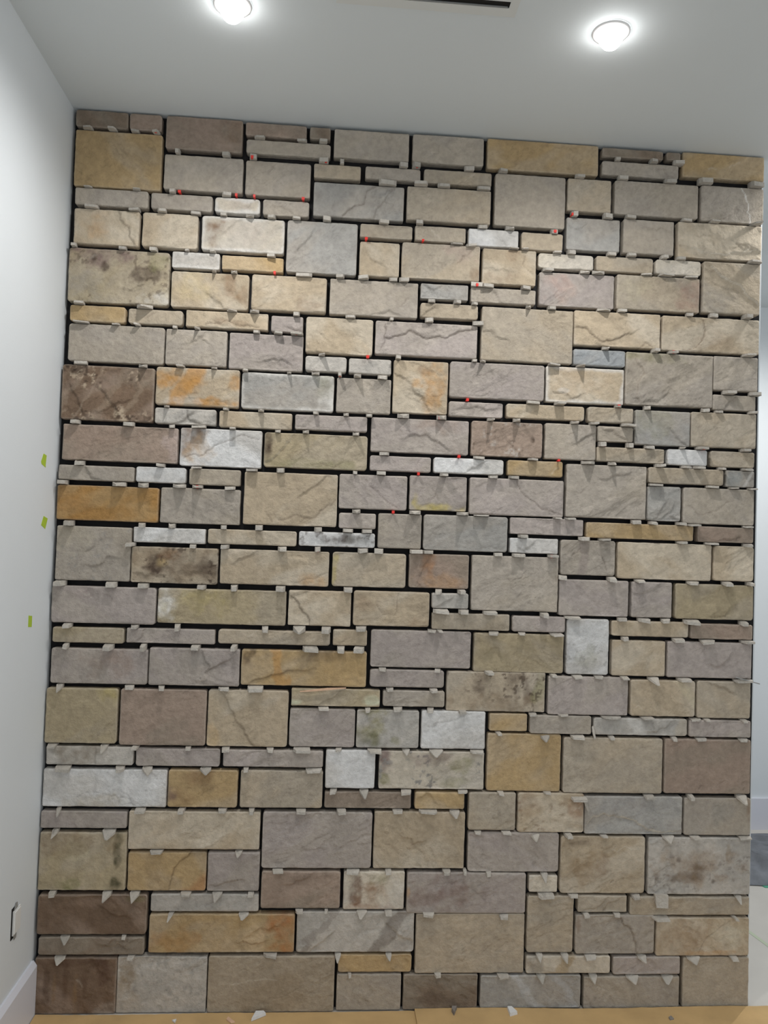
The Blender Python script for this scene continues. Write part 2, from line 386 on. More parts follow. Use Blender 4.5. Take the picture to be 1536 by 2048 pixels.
# marks of single stones, found by a pixel inside the stone
#  e: blotch (u, v, ru, rv, colour, strength)   s: speckle (colour, strength)   r: pale rim (strength)
#  b: band (angle, position, half width, colour, strength)   k: crack, pale ridge line if negative (points, strength, step)
MARKS = {
    (380, 270): [('e', .9, .3, .25, .6, BR, .35)],
    (710, 400): [('b', 55, .25, .18, GY, .5), ('k', [(.32, 1), (.4, .75), (.55, .55), (.62, .1), (.68, 0)], .7, 1), ('k', [(.66, 1), (.72, .7), (.8, .4), (.88, 0)], .5, 1)],
    (215, 455): [('k', [(.66, 0), (.7, .25), (.84, .4), (.86, .7), (.94, 1)], .7, 1), ('e', .35, .5, .2, .35, OR, .3)],
    (475, 410): [('e', .45, .5, .35, .4, (190, 178, 165), .7), ('r', .8)],
    (485, 470): [('e', .5, .4, .35, .5, (196, 184, 172), .5), ('e', .16, .3, .13, .3, BR, .8), ('e', .14, .7, .09, .35, BR, .7), ('r', .6)],
    (240, 550): [('e', .3, .08, .5, .28, PU, .8), ('e', .75, .42, .22, .14, DK, .75), ('e', .24, .14, .04, .12, DK, .9), ('e', .36, .32, .04, .1, DK, .85), ('e', .9, .15, .12, .2, GN, .5), ('e', .97, .9, .25, .2, WH, .6), ('e', .1, .8, .4, .4, GY, .4), ('s', DK, .5)],
    (420, 580): [('e', .75, .3, .12, .5, BR, .6), ('e', .93, .6, .08, .35, BR, .5), ('e', .3, .5, .4, .5, (196, 178, 140), .5)],
    (575, 590): [('e', .75, .8, .2, .25, BR, .4)],
    (390, 520): [('r', .5)],
    (990, 475): [('e', .3, .4, .3, .4, WH, .5)],
    (880, 520): [('e', .95, .8, .08, .3, BR, .5), ('e', .8, .2, .3, .4, (184, 160, 150), .4)],
    (1020, 530): [('e', .55, .15, .12, .25, BR, .4), ('k', [(.75, .2), (.8, .5), (.95, .7)], .6, 0), ('e', .3, .8, .3, .2, BR, .3)],
    (1465, 405): [('b', 105, .62, .012, WH, .8)],
    (1440, 480): [('k', [(.15, .72), (.3, .82), (.5, .86), (.7, .78), (.9, .72), (1, .75)], -.9, 1), ('k', [(.78, .76), (.86, .6)], -.7, 0)],  # pale ridge colour paints in a highlight of grazing lamp light
    (1460, 580): [('k', [(.15, .1), (.35, .3), (.6, .42), (.8, .62), (1, .8)], -.9, 1), ('e', .2, .85, .4, .3, GY, .4)],  # the pale diagonal is likewise a grazing-light highlight put into the colour
    (1320, 590): [('e', .95, .55, .22, .5, (158, 130, 116), .7), ('e', .2, .4, .3, .4, (188, 178, 152), .4)],
    (1150, 580): [('e', .3, .4, .2, .5, (196, 160, 146), .35)],
    (450, 640): [('k', [(.25, .75), (.45, .6), (.65, .75), (.9, .85)], .8, 0), ('e', .55, .65, .35, .25, BR, .35)],
    (850, 680): [('k', [(.1, .1), (.08, .5), (.2, .45), (.33, .25), (.5, .42), (.7, .38), (.95, .08)], .9, 1), ('k', [(.05, .9), (.09, .6)], .6, 0)],
    (1230, 660): [('k', [(0, .5), (.15, .5), (.28, .8), (.45, .85), (.6, .65)], .8, 1), ('k', [(.75, 1), (.82, .8), (.92, .95)], .7, 0)],
    (1420, 670): [('k', [(.4, .1), (.43, .35), (.42, .6), (.33, .85), (.2, .98)], 1.0, 1), ('e', .6, .75, .25, .3, BR, .25)],
    (1340, 760): [('k', [(.12, .1), (.2, .35), (.12, .6), (.15, .9)], .5, 1), ('e', .1, .05, .6, .15, GN, .45)],
    (215, 785): [('b', 60, .22, .03, (160, 144, 126), .35), ('b', 62, .42, .02, (164, 148, 130), .35), ('b', 58, .62, .04, (156, 140, 122), .35), ('b', 60, .86, .03, (164, 148, 128), .35), ('e', .8, .15, .3, .3, (150, 138, 124), .5), ('s', (186, 168, 146), 1.0), ('s', DK, .8), ('k', [(.12, .5), (.22, .75)], .5, 1), ('k', [(.46, .5), (.58, .8)], .5, 1)],
    (395, 775): [('e', .1, .35, .2, .35, OR, .8), ('b', 62, .42, .12, OR, .7), ('e', .42, .5, .14, .3, OR, .8), ('e', .65, .88, .3, .14, OR, .9), ('e', .95, .4, .16, .4, OR, .7), ('e', .35, .85, .2, .2, WH, .5), ('k', [(.15, .15), (.22, .45), (.4, .7), (.45, .9), (.7, .85), (.9, .9)], .5, 0)],
    (575, 785): [('r', .6), ('e', .1, .4, .2, .7, GY, .5), ('e', .95, .2, .2, .4, GN, .3), ('e', .97, .8, .12, .4, WH, .6)],
    (370, 832): [('k', [(.5, .1), (.55, .6), (.75, .85)], .7, 1), ('e', .97, .5, .15, .5, GY, .6)],
    (740, 735): [('e', .5, .4, .3, .3, GY, .5)],
    (840, 775): [('e', .75, .6, .22, .5, OR, .6), ('e', .4, .45, .12, .12, OR, .6), ('e', .55, .15, .15, .1, BR, .4), ('k', [(.1, .3), (.35, .5), (.55, .75), (.7, 1)], .4, 1), ('k', [(.7, .7), (.9, .65)], .7, 0)],
    (1170, 770): [('r', .7), ('e', .22, .68, .08, .07, WH, .9), ('e', .4, .4, .5, .5, (188, 166, 138), .5)],
    (830, 870): [('e', .65, .1, .3, .3, BR, .3), ('k', [(.45, .5), (.55, .45), (.7, .7)], .4, 1)],
    (1010, 880): [('e', .86, .5, .04, .1, DK, .9), ('s', DK, .4), ('s', WH, .3)],
    (1330, 860): [('e', .3, .3, .5, .5, GN, .25)],
    (240, 890): [('e', .97, .6, .15, .6, (196, 178, 172), .6), ('e', .3, .4, .35, .4, (150, 128, 112), .4)],
    (440, 900): [('e', .1, .25, .2, .5, BR, .75), ('e', .25, .6, .2, .4, (196, 170, 140), .6), ('k', [(.05, .8), (.3, .65), (.55, .35), (.75, .15), (.97, .2)], .8, 0)],
    (630, 900): [('e', .03, .35, .045, .45, DK, .95), ('e', .5, .9, .6, .2, GN, .45), ('k', [(.55, .85), (.68, .95), (.75, .8)], .7, 0), ('k', [(0, .95), (.2, .4), (.25, .05)], -.3, 1)],
    (215, 1005): [('e', .15, .5, .25, .8, (160, 116, 66), .4), ('e', .56, .33, .015, .05, DK, .8)],
    (580, 1000): [('k', [(.4, .9), (.6, .8), (.75, .82), (.97, .5)], .7, 0), ('k', [(.25, .75), (.32, .95)], .6, 0)],
    (745, 985): [('k', [(.4, .1), (.5, .35), (.7, .75), (.88, 1)], .7, 0)],
    (875, 985): [('e', .4, .92, .6, .14, YL, .8), ('e', .08, .75, .08, .2, YL, .7), ('k', [(.4, .4), (.5, .7)], .5, 0)],
    (1030, 990): [('k', [(.5, .1), (.55, .35), (.7, .6), (.85, .85), (1, .98)], .8, 0)],
    (1435, 1010): [('k', [(.05, .5), (.2, .72), (.5, .6), (.7, .3)], .45, 0)],
    (1480, 955): [('b', 60, .8, .06, WH, .5), ('e', .25, .5, .3, .6, (140, 146, 146), .6)],
    (185, 1110): [('s', GY, .6), ('e', .2, .2, .3, .3, (182, 172, 152), .4)],
    (675, 1080): [('e', .5, .5, .22, .4, DK, .7), ('e', .75, .45, .15, .3, GY, .7), ('s', DK, .5)],
    (345, 1130): [('e', .4, .5, .55, .6, (116, 98, 78), .55), ('e', .3, .5, .18, .28, DK, .8), ('e', .16, .58, .07, .12, DK, .95), ('e', .43, .18, .1, .2, BR, .7), ('e', .9, .75, .18, .5, DK, .5), ('e', .38, .45, .08, .12, (200, 176, 132), .6), ('e', .6, .6, .4, .2, DK, .4), ('s', DK, .8)],
    (550, 1140): [('e', .85, .85, .25, .2, OR, .4), ('k', [(.7, .95), (.85, .75), (1, .6)], .6, 0)],
    (740, 1140): [('e', .02, .5, .06, .7, YL, .6)],
    (880, 1140): [('e', .3, .35, .18, .45, (172, 128, 92), .7), ('e', .5, .8, .5, .25, (180, 142, 104), .5), ('k', [(.25, .4), (.15, .8)], .5, 1)],
    (440, 1215): [('e', .08, .4, .12, .55, WH, .85), ('e', .3, .3, .25, .6, YL, .35)],
    (640, 1215): [('k', [(.05, .15), (.2, .4), (.32, .75), (.36, 1)], 1.0, 1)],
    (780, 1215): [('k', [(.3, .45), (.38, .65), (.55, .7), (.57, .3), (.6, 0)], .6, 0), ('e', .1, .3, .2, .3, BR, .35), ('e', .9, .9, .2, .2, BR, .3)],
    (1175, 1290): [('e', .55, .7, .3, .2, GN, .3), ('s', GY, .5)],
    (390, 1335): [('k', [(.6, .2), (.66, .5), (.6, .62), (.75, .5), (.85, .35)], .7, 1), ('e', .6, .3, .2, .2, GY, .4)],
    (200, 1330): [('e', .6, .3, .25, .5, BR, .35)],
    (605, 1335): [('e', .05, .2, .06, .3, DK, .7), ('e', .6, .12, .25, .2, DK, .55), ('b', 105, .25, .05, OR, .5), ('k', [(.1, .9), (.35, .6), (.5, .55)], .8, 1), ('e', .8, .6, .25, .5, (190, 160, 112), .4)],
    (990, 1385): [('e', .3, .4, .12, .3, DK, .65), ('e', .7, .4, .1, .5, DK, .6), ('e', .8, .4, .07, .5, DK, .6), ('e', .5, .75, .5, .25, (140, 122, 100), .6), ('e', .95, .5, .08, .5, GN, .6), ('s', DK, .7)],
    (1320, 1395): [('b', 130, .55, .08, (214, 202, 172), .4)],
    (490, 1440): [('k', [(.2, .1), (.35, .5), (.55, .95), (.6, 1)], .5, 1), ('e', .05, .85, .12, .25, (206, 178, 136), .6)],
    (160, 1430): [('e', .9, .1, .2, .15, YL, .5)],
    (670, 1395): [('e', .92, .65, .09, .3, (206, 208, 182), .8), ('e', .05, .8, .12, .2, (206, 208, 182), .7)],
    (775, 1460): [('e', .3, .35, .25, .5, (150, 144, 104), .7), ('e', .2, .8, .25, .2, (112, 110, 86), .7), ('e', .6, .75, .1, .15, GN, .6)],
    (905, 1460): [('k', [(.1, .4), (.4, .3), (.75, .05)], .5, 0), ('e', .5, .5, .5, .5, (196, 194, 190), .3)],
    (860, 1540): [('e', .06, .25, .08, .4, PU, .8), ('e', .05, .75, .06, .2, GN, .7), ('e', .8, .35, .12, .25, GN, .6), ('e', .7, .8, .2, .15, GN, .45), ('s', GY, .9), ('e', .5, .15, .2, .2, PU, .4)],
    (180, 1510): [('e', .4, .5, .3, .8, (150, 140, 126), .8), ('e', .12, .2, .12, .4, (140, 130, 116), .6), ('k', [(.56, .1), (.58, .9)], .4, 1)],
    (210, 1580): [('e', .45, .85, .25, .25, (186, 176, 160), .7), ('k', [(.28, .7), (.4, .62), (.58, .68), (.62, .95)], .5, 0), ('k', [(.62, .75), (.72, .8), (.75, 1)], .5, 0)],
    (405, 1580): [('e', .5, .2, .3, .3, BR, .5), ('e', .6, .5, .2, .2, DK, .4), ('e', .2, .85, .25, .3, BR, .4), ('e', .03, .7, .08, .3, PU, .6)],
    (1100, 1620): [('e', .9, .3, .2, .4, (150, 112, 84), .6), ('e', .15, .3, .2, .4, BR, .4), ('s', BR, .4)],
    (1260, 1630): [('k', [(.03, .75), (.1, .5), (.3, .5), (.48, .62), (.62, .85), (.75, .93), (.93, .88)], -1.0, 1), ('e', .5, .2, .5, .3, (150, 148, 146), .5)],
    (1430, 1630): [('e', .55, .4, .25, .4, (140, 138, 130), .5), ('e', .97, .25, .06, .4, BR, .6)],
    (1415, 1530): [('e', .05, .9, .15, .15, (206, 208, 160), .7), ('k', [(.3, .8), (.34, .98)], .7, 0), ('e', .7, .3, .4, .5, (150, 126, 110), .4)],
    (165, 1720): [('e', .9, .4, .05, .5, (62, 60, 40), .85), ('e', .86, .85, .08, .2, (62, 62, 40), .8), ('e', .45, .35, .22, .2, (200, 190, 160), .5), ('e', .4, .9, .25, .12, GN, .7), ('e', .3, .2, .5, .25, (130, 110, 84), .5)],
    (335, 1745): [('b', 35, .98, .2, (176, 128, 88), .6), ('k', [(.52, 1), (.55, .7), (.65, .3), (.8, 0)], .8, 1)],
    (600, 1780): [('e', .5, .15, .4, .2, DK, .3), ('e', .1, .95, .3, .12, DK, .35)],
    (745, 1780): [('e', .22, .55, .12, .45, (104, 74, 58), .85), ('e', .5, .6, .25, .4, (150, 118, 92), .7), ('e', .4, .95, .5, .12, (150, 108, 80), .5), ('e', .6, .2, .2, .2, GN, .4), ('e', .85, .4, .18, .4, WH, .4)],
    (930, 1785): [('e', .3, .55, .3, .35, (122, 98, 90), .6), ('k', [(.15, .35), (.35, .22), (.55, .35), (.65, .7)], .5, 0), ('e', .01, .45, .02, .15, OR, .5)],
    (1205, 1730): [('e', .3, .5, .2, .4, (144, 118, 84), .5), ('e', .2, .12, .3, .12, DK, .4), ('k', [(.6, .25), (.68, .3), (.75, .2), (.95, .2)], -.5, 0), ('e', .5, .55, .08, .2, BR, .4)],
    (1400, 1730): [('e', .49, .53, .09, .10, (52, 40, 34), 1.0), ('e', .3, .7, .25, .1, DK, .7), ('e', .45, .66, .06, .08, DK, .8), ('e', .63, .77, .03, .06, DK, .8), ('e', .45, .5, .4, .35, (156, 136, 114), .6), ('e', .78, .25, .03, .25, (142, 124, 100), .6), ('e', .3, .4, .03, .06, DK, .7), ('s', DK, .35)],
    (180, 1830): [('k', [(.6, .45), (.68, .75), (.7, .97)], .5, 0), ('e', .9, .1, .12, .1, GN, .5), ('e', .5, .2, .2, .15, (150, 128, 112), .4)],
    (440, 1865): [('e', .93, .4, .14, .6, (168, 108, 60), .7), ('e', .72, .55, .09, .5, (206, 182, 148), .7), ('e', .15, .7, .2, .4, (168, 124, 72), .5)],
    (710, 1865): [('b', 55, .75, .06, (144, 136, 128), .8), ('b', 50, .25, .03, (150, 142, 134), .6), ('k', [(.82, .4), (.9, .65), (.98, .75)], -.7, 1), ('e', .9, .9, .12, .15, (150, 140, 132), .5)],
    (1230, 1865): [('k', [(.53, .02), (.65, .3), (.75, .6), (.8, .95)], .8, 1), ('e', .03, .2, .04, .2, BR, .5)],
    (1405, 1875): [('e', .3, .5, .35, .5, (154, 128, 98), .6), ('e', .8, .5, .2, .4, (206, 198, 178), .6), ('e', .65, .92, .3, .1, OR, .4), ('k', [(.45, .95), (.52, .6), (.65, .3), (.8, .1)], .5, 0)],
    (150, 1970): [('e', .15, .4, .05, .4, (78, 58, 46), .6), ('e', .38, .45, .05, .45, (86, 64, 50), .6), ('e', .62, .5, .05, .4, (86, 66, 52), .6), ('e', .85, .3, .1, .3, (90, 66, 56), .6), ('e', .25, .5, .03, .35, (150, 122, 88), .5), ('e', .5, .6, .04, .3, (146, 118, 84), .5), ('e', .5, .08, .5, .1, (82, 60, 48), .6), ('e', .95, .95, .2, .15, (168, 156, 144), .6)],
    (325, 1970): [('e', .12, .35, .12, .35, (144, 126, 100), .7), ('e', .2, .55, .06, .12, DK, .4), ('e', .1, .8, .2, .3, (182, 168, 150), .5), ('s', GY, .4)],
    (540, 1970): [('k', [(.1, .48), (.35, .45), (.55, .4)], -.4, 0), ('k', [(.5, .75), (.7, .62), (.85, .65)], .4, 0)],
    (880, 1985): [('e', .4, .7, .3, .2, DK, .5)],
    (1135, 1930): [('b', 60, .45, .08, (172, 152, 122), .7), ('b', 60, 1.15, .06, (176, 162, 120), .6), ('e', .1, .5, .12, .8, (150, 144, 136), .7)],
    (1060, 1985): [('b', 125, .3, .05, (196, 198, 200), .5), ('b', 125, .6, .04, (190, 192, 196), .4)],
    (1260, 1985): [('k', [(.02, .6), (.08, .85), (.15, 1)], .7, 0)],
    (205, 1210): [('e', .3, .1, .15, .3, (150, 136, 130), .3)],
    (1400, 1480 + 20): [],
    (1270, 1455): [('b', 120, .35, .08, WH, .4), ('b', 60, .9, .1, (182, 168, 146), .4)],
    (1165, 1120): [('b', 90, .42, .1, (150, 138, 132), .5), ('k', [(.2, .5), (.35, .2)], .7, 0), ('k', [(.75, .5), (.85, .85)], .8, 0)],
    (1065, 1092): [('k', [(.3, .6), (.35, .9)], .4, 0), ('k', [(.68, .95), (.8, .8), (.95, .95)], .4, 0)],
    (930, 1065): [('k', [(.55, .95), (.8, .85), (.98, .97)], .4, 0)],
}
RECT = []
for (ax, ay, bx, by, t) in SPEC:
    x0, z1 = wall_pt(ax, ay)
    x1, z0 = wall_pt(bx, by)
    x0 = max(x0, XL + 0.0035)
    z1 = min(z1, H - 0.003)
    z0 = max(z0, 0.0015)
    RECT.append([x0, x1, z0, z1])
MARK = {}
for (mx, my), lst in MARKS.items():
    u, v = wall_pt(mx, my)
    for i, r in enumerate(RECT):
        if r[0] - .004 < u < r[1] + .004 and r[2] - .004 < v < r[3] + .004:
            MARK[i] = lst
            break


def seg_dist(X, Z, pts):
    best = np.full(X.shape, 9.0)
    side = np.zeros(X.shape)
    for (ax, az), (bx, bz) in zip(pts[:-1], pts[1:]):
        dx, dz = bx - ax, bz - az
        ll = dx * dx + dz * dz + 1e-12
        t = np.clip(((X - ax) * dx + (Z - az) * dz) / ll, 0, 1)
        d = np.hypot(X - ax - t * dx, Z - az - t * dz)
        s = np.sign(dx * (Z - az) - dz * (X - ax))
        side = np.where(d < best, s, side)
        best = np.minimum(best, d)
    return best, side


def axis_lines(n_len, step):
    e = [0, .0008, .0018, .0032, .005, .0075]
    inner = n_len - 2 * e[-1]
    k = max(2, int(round(inner / step)))
    mid = [e[-1] + inner * i / k for i in range(1, k)]
    return np.array(e + mid + [n_len - q for q in reversed(e)])


STONE_FRONT = []


def make_stone(i):
    x0, x1, z0, z1 = RECT[i]
    tone = SPEC[i][4]
    rnd = random.Random(1000 + i)
    seed = 50 + i * 7
    w, h = x1 - x0, z1 - z0
    us, vs = axis_lines(w, .0034), axis_lines(h, .0034)
    U, V = np.meshgrid(us, vs)             # metres from the left / bottom edge
    nx, nz = len(us), len(vs)
    cr = min(rnd.uniform(.004, .010), .25 * h)
    X, Z = U.copy(), V.copy()
    # round the corners
    for sx in (0, 1):
        for sz in (0, 1):
            ccx = cr if sx == 0 else w - cr
            ccz = cr if sz == 0 else h - cr
            ddx = (ccx - X) if sx == 0 else (X - ccx)
            ddz = (ccz - Z) if sz == 0 else (Z - ccz)
            msk = (ddx > 0) & (ddz > 0)
            L = np.hypot(ddx, ddz) + 1e-9
            mx_ = np.maximum(ddx, ddz)
            k = np.where(msk, mx_ / L, 1.0)
            X = np.where(msk, ccx + (-1 if sx == 0 else 1) * ddx * k, X)
            Z = np.where(msk, ccz + (-1 if sz == 0 else 1) * ddz * k, Z)
    D = np.minimum.reduce([U, w - U, V, h - V])
    # worn, slightly wavy outline
    ox, oz = x0 * 3.1 + i * 2.7, z0 * 2.3 + i * 1.9
    wob = .0016
    X = X + wob * (fbm(ox + Z * 22, oz + X * 4, seed, 3) - .5) * 2 * (1 - 2 * np.clip(np.abs(X / w - .5), 0, .5)) * 0 \
        + np.where(X < w / 2, 1, -1) * wob * fbm(Z * 28 + ox, X * 3 + 5, seed + 1, 3) * (np.abs(X / w - .5) * 2) ** 3
    Z = Z + np.where(Z < h / 2, 1, -1) * wob * fbm(X * 28 + oz, Z * 3 + 9, seed + 2, 3) * (np.abs(Z / h - .5) * 2) ** 3
    # relief: broad swell, riven terraces, fine grain
    ang = math.radians(rnd.choice([rnd.uniform(22, 42), rnd.uniform(-45, -25), rnd.uniform(15, 30)]))
    ca, sa = math.cos(ang), math.sin(ang)
    A, B_ = U * ca + V * sa, -U * sa + V * ca
    warp = .03 * (fbm(U * 14 + ox, V * 14 + oz, seed + 3, 3) - .5)
    t = fbm(A * 5 + ox, (B_ + warp) * 19 + oz, seed + 4, 4)
    k = rnd.uniform(7, 11)
    q = t * k
    fr = q - np.floor(q)
    terr = (np.floor(q) + sstep(.90, 1.0, fr)) / k
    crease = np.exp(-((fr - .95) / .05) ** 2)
    rough = {'B': 1.3, 'T': .9, 'S': .8, 'W': .5, 'O': .55, 'U': .6}.get(tone, .75) * rnd.uniform(.5, 1.25)
    gate = sstep(.45, .62, fbm(U * 9 + oz, V * 9 + ox, seed + 5, 3))
    hgt = .0016 * (fbm(U * 6 + oz, V * 6 + ox, seed + 6, 3) - .5) + \
        rough * (.0150 * (terr - .5) * (.15 + .85 * gate)) + \
        .0012 * (fbm(A * 70 + ox, B_ * 110 + oz, seed + 7, 3) - .5)
    # colour
    base, sec = lin(TONE[tone]), lin(TONE[SECOND[tone]])
    jit = rnd.uniform(.93, 1.06)
    mixv = sstep(.38, .68, fbm(A * 6 + oz, B_ * 13 + ox, seed + 8, 4))[..., None]
    C = (base * (1 - .55 * mixv) + sec * .55 * mixv) * jit
    C = C * (1 + .22 * (fbm(U * 16 + ox + 3, V * 16 + oz, seed + 9, 4)[..., None] - .5))
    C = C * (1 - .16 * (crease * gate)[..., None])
    uu, vv = U / w, 1 - V / h
    nz1 = fbm(U * 26 + ox, V * 26 + oz, seed + 10, 4) - .5
    nz2 = fbm(U * 60 + ox, V * 60 + oz, seed + 11, 3)

    def blend(C, m_, rgb):
        m_ = np.clip(m_, 0, 1)[..., None]
        return C * (1 - m_) + lin(rgb) * m_

    marks = list(MARK.get(i, []))
    for _ in range(rnd.choice([0, 0, 1, 1, 2])):
        cu, cv, ln = rnd.uniform(.1, .9), rnd.uniform(.15, .85), rnd.uniform(.007, .024)
        a_ = ang + rnd.uniform(-.3, .3)
        path = [(cu + ln * t_ * math.cos(a_) / w, cv - (ln * t_ * math.sin(a_) + rnd.uniform(-.004, .004)) / h) for t_ in (-1, -.4, .2, .6, 1)]
        marks.append(('k', path, rnd.choice([.22, .32, .45, -.35]), rnd.choice([0, 0, 1])))
    for mk in marks:
        if mk[0] == 'e':
            _, eu, ev, ru, rv, c, s = mk
            d = np.hypot((uu - eu) / ru, (vv - ev) / rv) + 1.7 * nz1
            C = blend(C, s * (1 - sstep(.35, 1.15, d)) * (.75 + .5 * (nz2 - .5) * 2), c)
        elif mk[0] == 'b':
            _, a, pos, hw, c, s = mk
            a = math.radians(a)
            cc = (U * math.sin(a) - (h - V) * math.cos(a)) / h if False else (U * math.sin(a) + (h - V) * math.cos(a)) / w
            d = np.abs(cc - pos + .12 * nz1) / hw
            C = blend(C, s * (1 - sstep(.55, 1.1, d)), c)
        elif mk[0] == 's':
            m_ = sstep(.60, .72, fbm(U * 85 + ox, V * 85 + oz, seed + 12 + len(mk[1]) + mk[1][0], 3))
            C = blend(C, mk[2] * m_ * sstep(.4, .6, fbm(U * 14 + oz, V * 14, seed + 15, 2)), mk[1])
        elif mk[0] == 'r':
            d = np.minimum.reduce([U, w - U, V, h - V]) + .02 * nz1
            C = blend(C, mk[1] * (1 - sstep(.003, .016, d)), WH)
        elif mk[0] == 'k':
            pts = [(p[0] * w, (1 - p[1]) * h) for p in mk[1]]
            d, side = seg_dist(U + .022 * nz1 + .006 * (nz2 - .5), V + .022 * (fbm(U * 30 + 4, V * 30, seed + 16, 4) - .5), pts)
            s = abs(mk[2])
            if mk[2] > 0:
                C = blend(C, .55 * s * np.exp(-(d / .0021) ** 2), (84, 70, 58))
                hgt = hgt - .0022 * s * np.exp(-(d / .0022) ** 2)
            else:
                C = blend(C, .75 * s * np.exp(-(d / .0021) ** 2), (214, 206, 192))  # pale line; on two right-edge stones it is a painted grazing highlight
                hgt = hgt + .0012 * s * np.exp(-(d / .0022) ** 2)
            if mk[3]:
                hgt = hgt + .0022 * side * sstep(0, .003, d) * (1 - sstep(.01, .06, d))
    # rounded arris
    r = .0042
    dd = np.clip(D + .0015 * (nz2 - .5), 0, r)
    drop = r - np.sqrt(np.maximum(r * r - (r - dd) ** 2, 0))
    hgt = hgt * sstep(0, .006, D)
    # pale, rubbed arris
    edge = (1 - sstep(.001, .006, D)) * .30
    C = C * (1 - edge[..., None]) + (C * .55 + lin((206, 200, 190)) * .45) * edge[..., None]
    front = rnd.uniform(-.0022, .0018)
    STONE_FRONT.append(front)
    cx, cz = (x0 + x1) / 2, (z0 + z1) / 2
    Y = front - hgt + drop
    verts = np.stack([X + x0 - cx, Y, Z + z0 - cz], -1).reshape(-1, 3)
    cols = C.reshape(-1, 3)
    ii = np.arange(nx * nz).reshape(nz, nx)
    quads = np.stack([ii[:-1, :-1], ii[:-1, 1:], ii[1:, 1:], ii[1:, :-1]], -1).reshape(-1, 4)
    ring = np.concatenate([ii[0, :], ii[1:, -1], ii[-1, -2::-1], ii[-2:0:-1, 0]])
    n0 = len(verts)
    back = verts[ring].copy(); back[:, 1] = BACK - .0015
    midr = verts[ring].copy(); midr[:, 1] = .014
    verts = np.concatenate([verts, midr, back])
    cols = np.concatenate([cols, cols[ring], cols[ring]])
    n = len(ring)
    a = np.arange(n); bq = (a + 1) % n
    side1 = np.stack([ring[a], n0 + a, n0 + bq, ring[bq]], -1)
    side2 = np.stack([n0 + a, n0 + n + a, n0 + n + bq, n0 + bq], -1)
    faces = np.concatenate([quads, side1, side2])
    me = bpy.data.meshes.new('stone')
    me.vertices.add(len(verts))
    me.vertices.foreach_set('co', verts.astype(np.float32).ravel())
    me.loops.add(len(faces) * 4)
    me.loops.foreach_set('vertex_index', faces.astype(np.int32).ravel())
    me.polygons.add(len(faces))
    me.polygons.foreach_set('loop_start', np.arange(0, len(faces) * 4, 4, dtype=np.int32))
    me.update(calc_edges=True)
    me.validate()
    me.polygons.foreach_set('use_smooth', np.ones(len(me.polygons), dtype=bool))
    ca_ = me.color_attributes.new('Col', 'FLOAT_COLOR', 'POINT')
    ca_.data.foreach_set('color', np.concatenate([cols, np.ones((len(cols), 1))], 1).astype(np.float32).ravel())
    me.materials.append(M['stone'])
    o = bpy.data.objects.new('stone', me)
    col.objects.link(o)
    o.parent = wall_back
    o.location = (cx, 0, cz)
    return o


for i in range(len(SPEC)):
    make_stone(i)

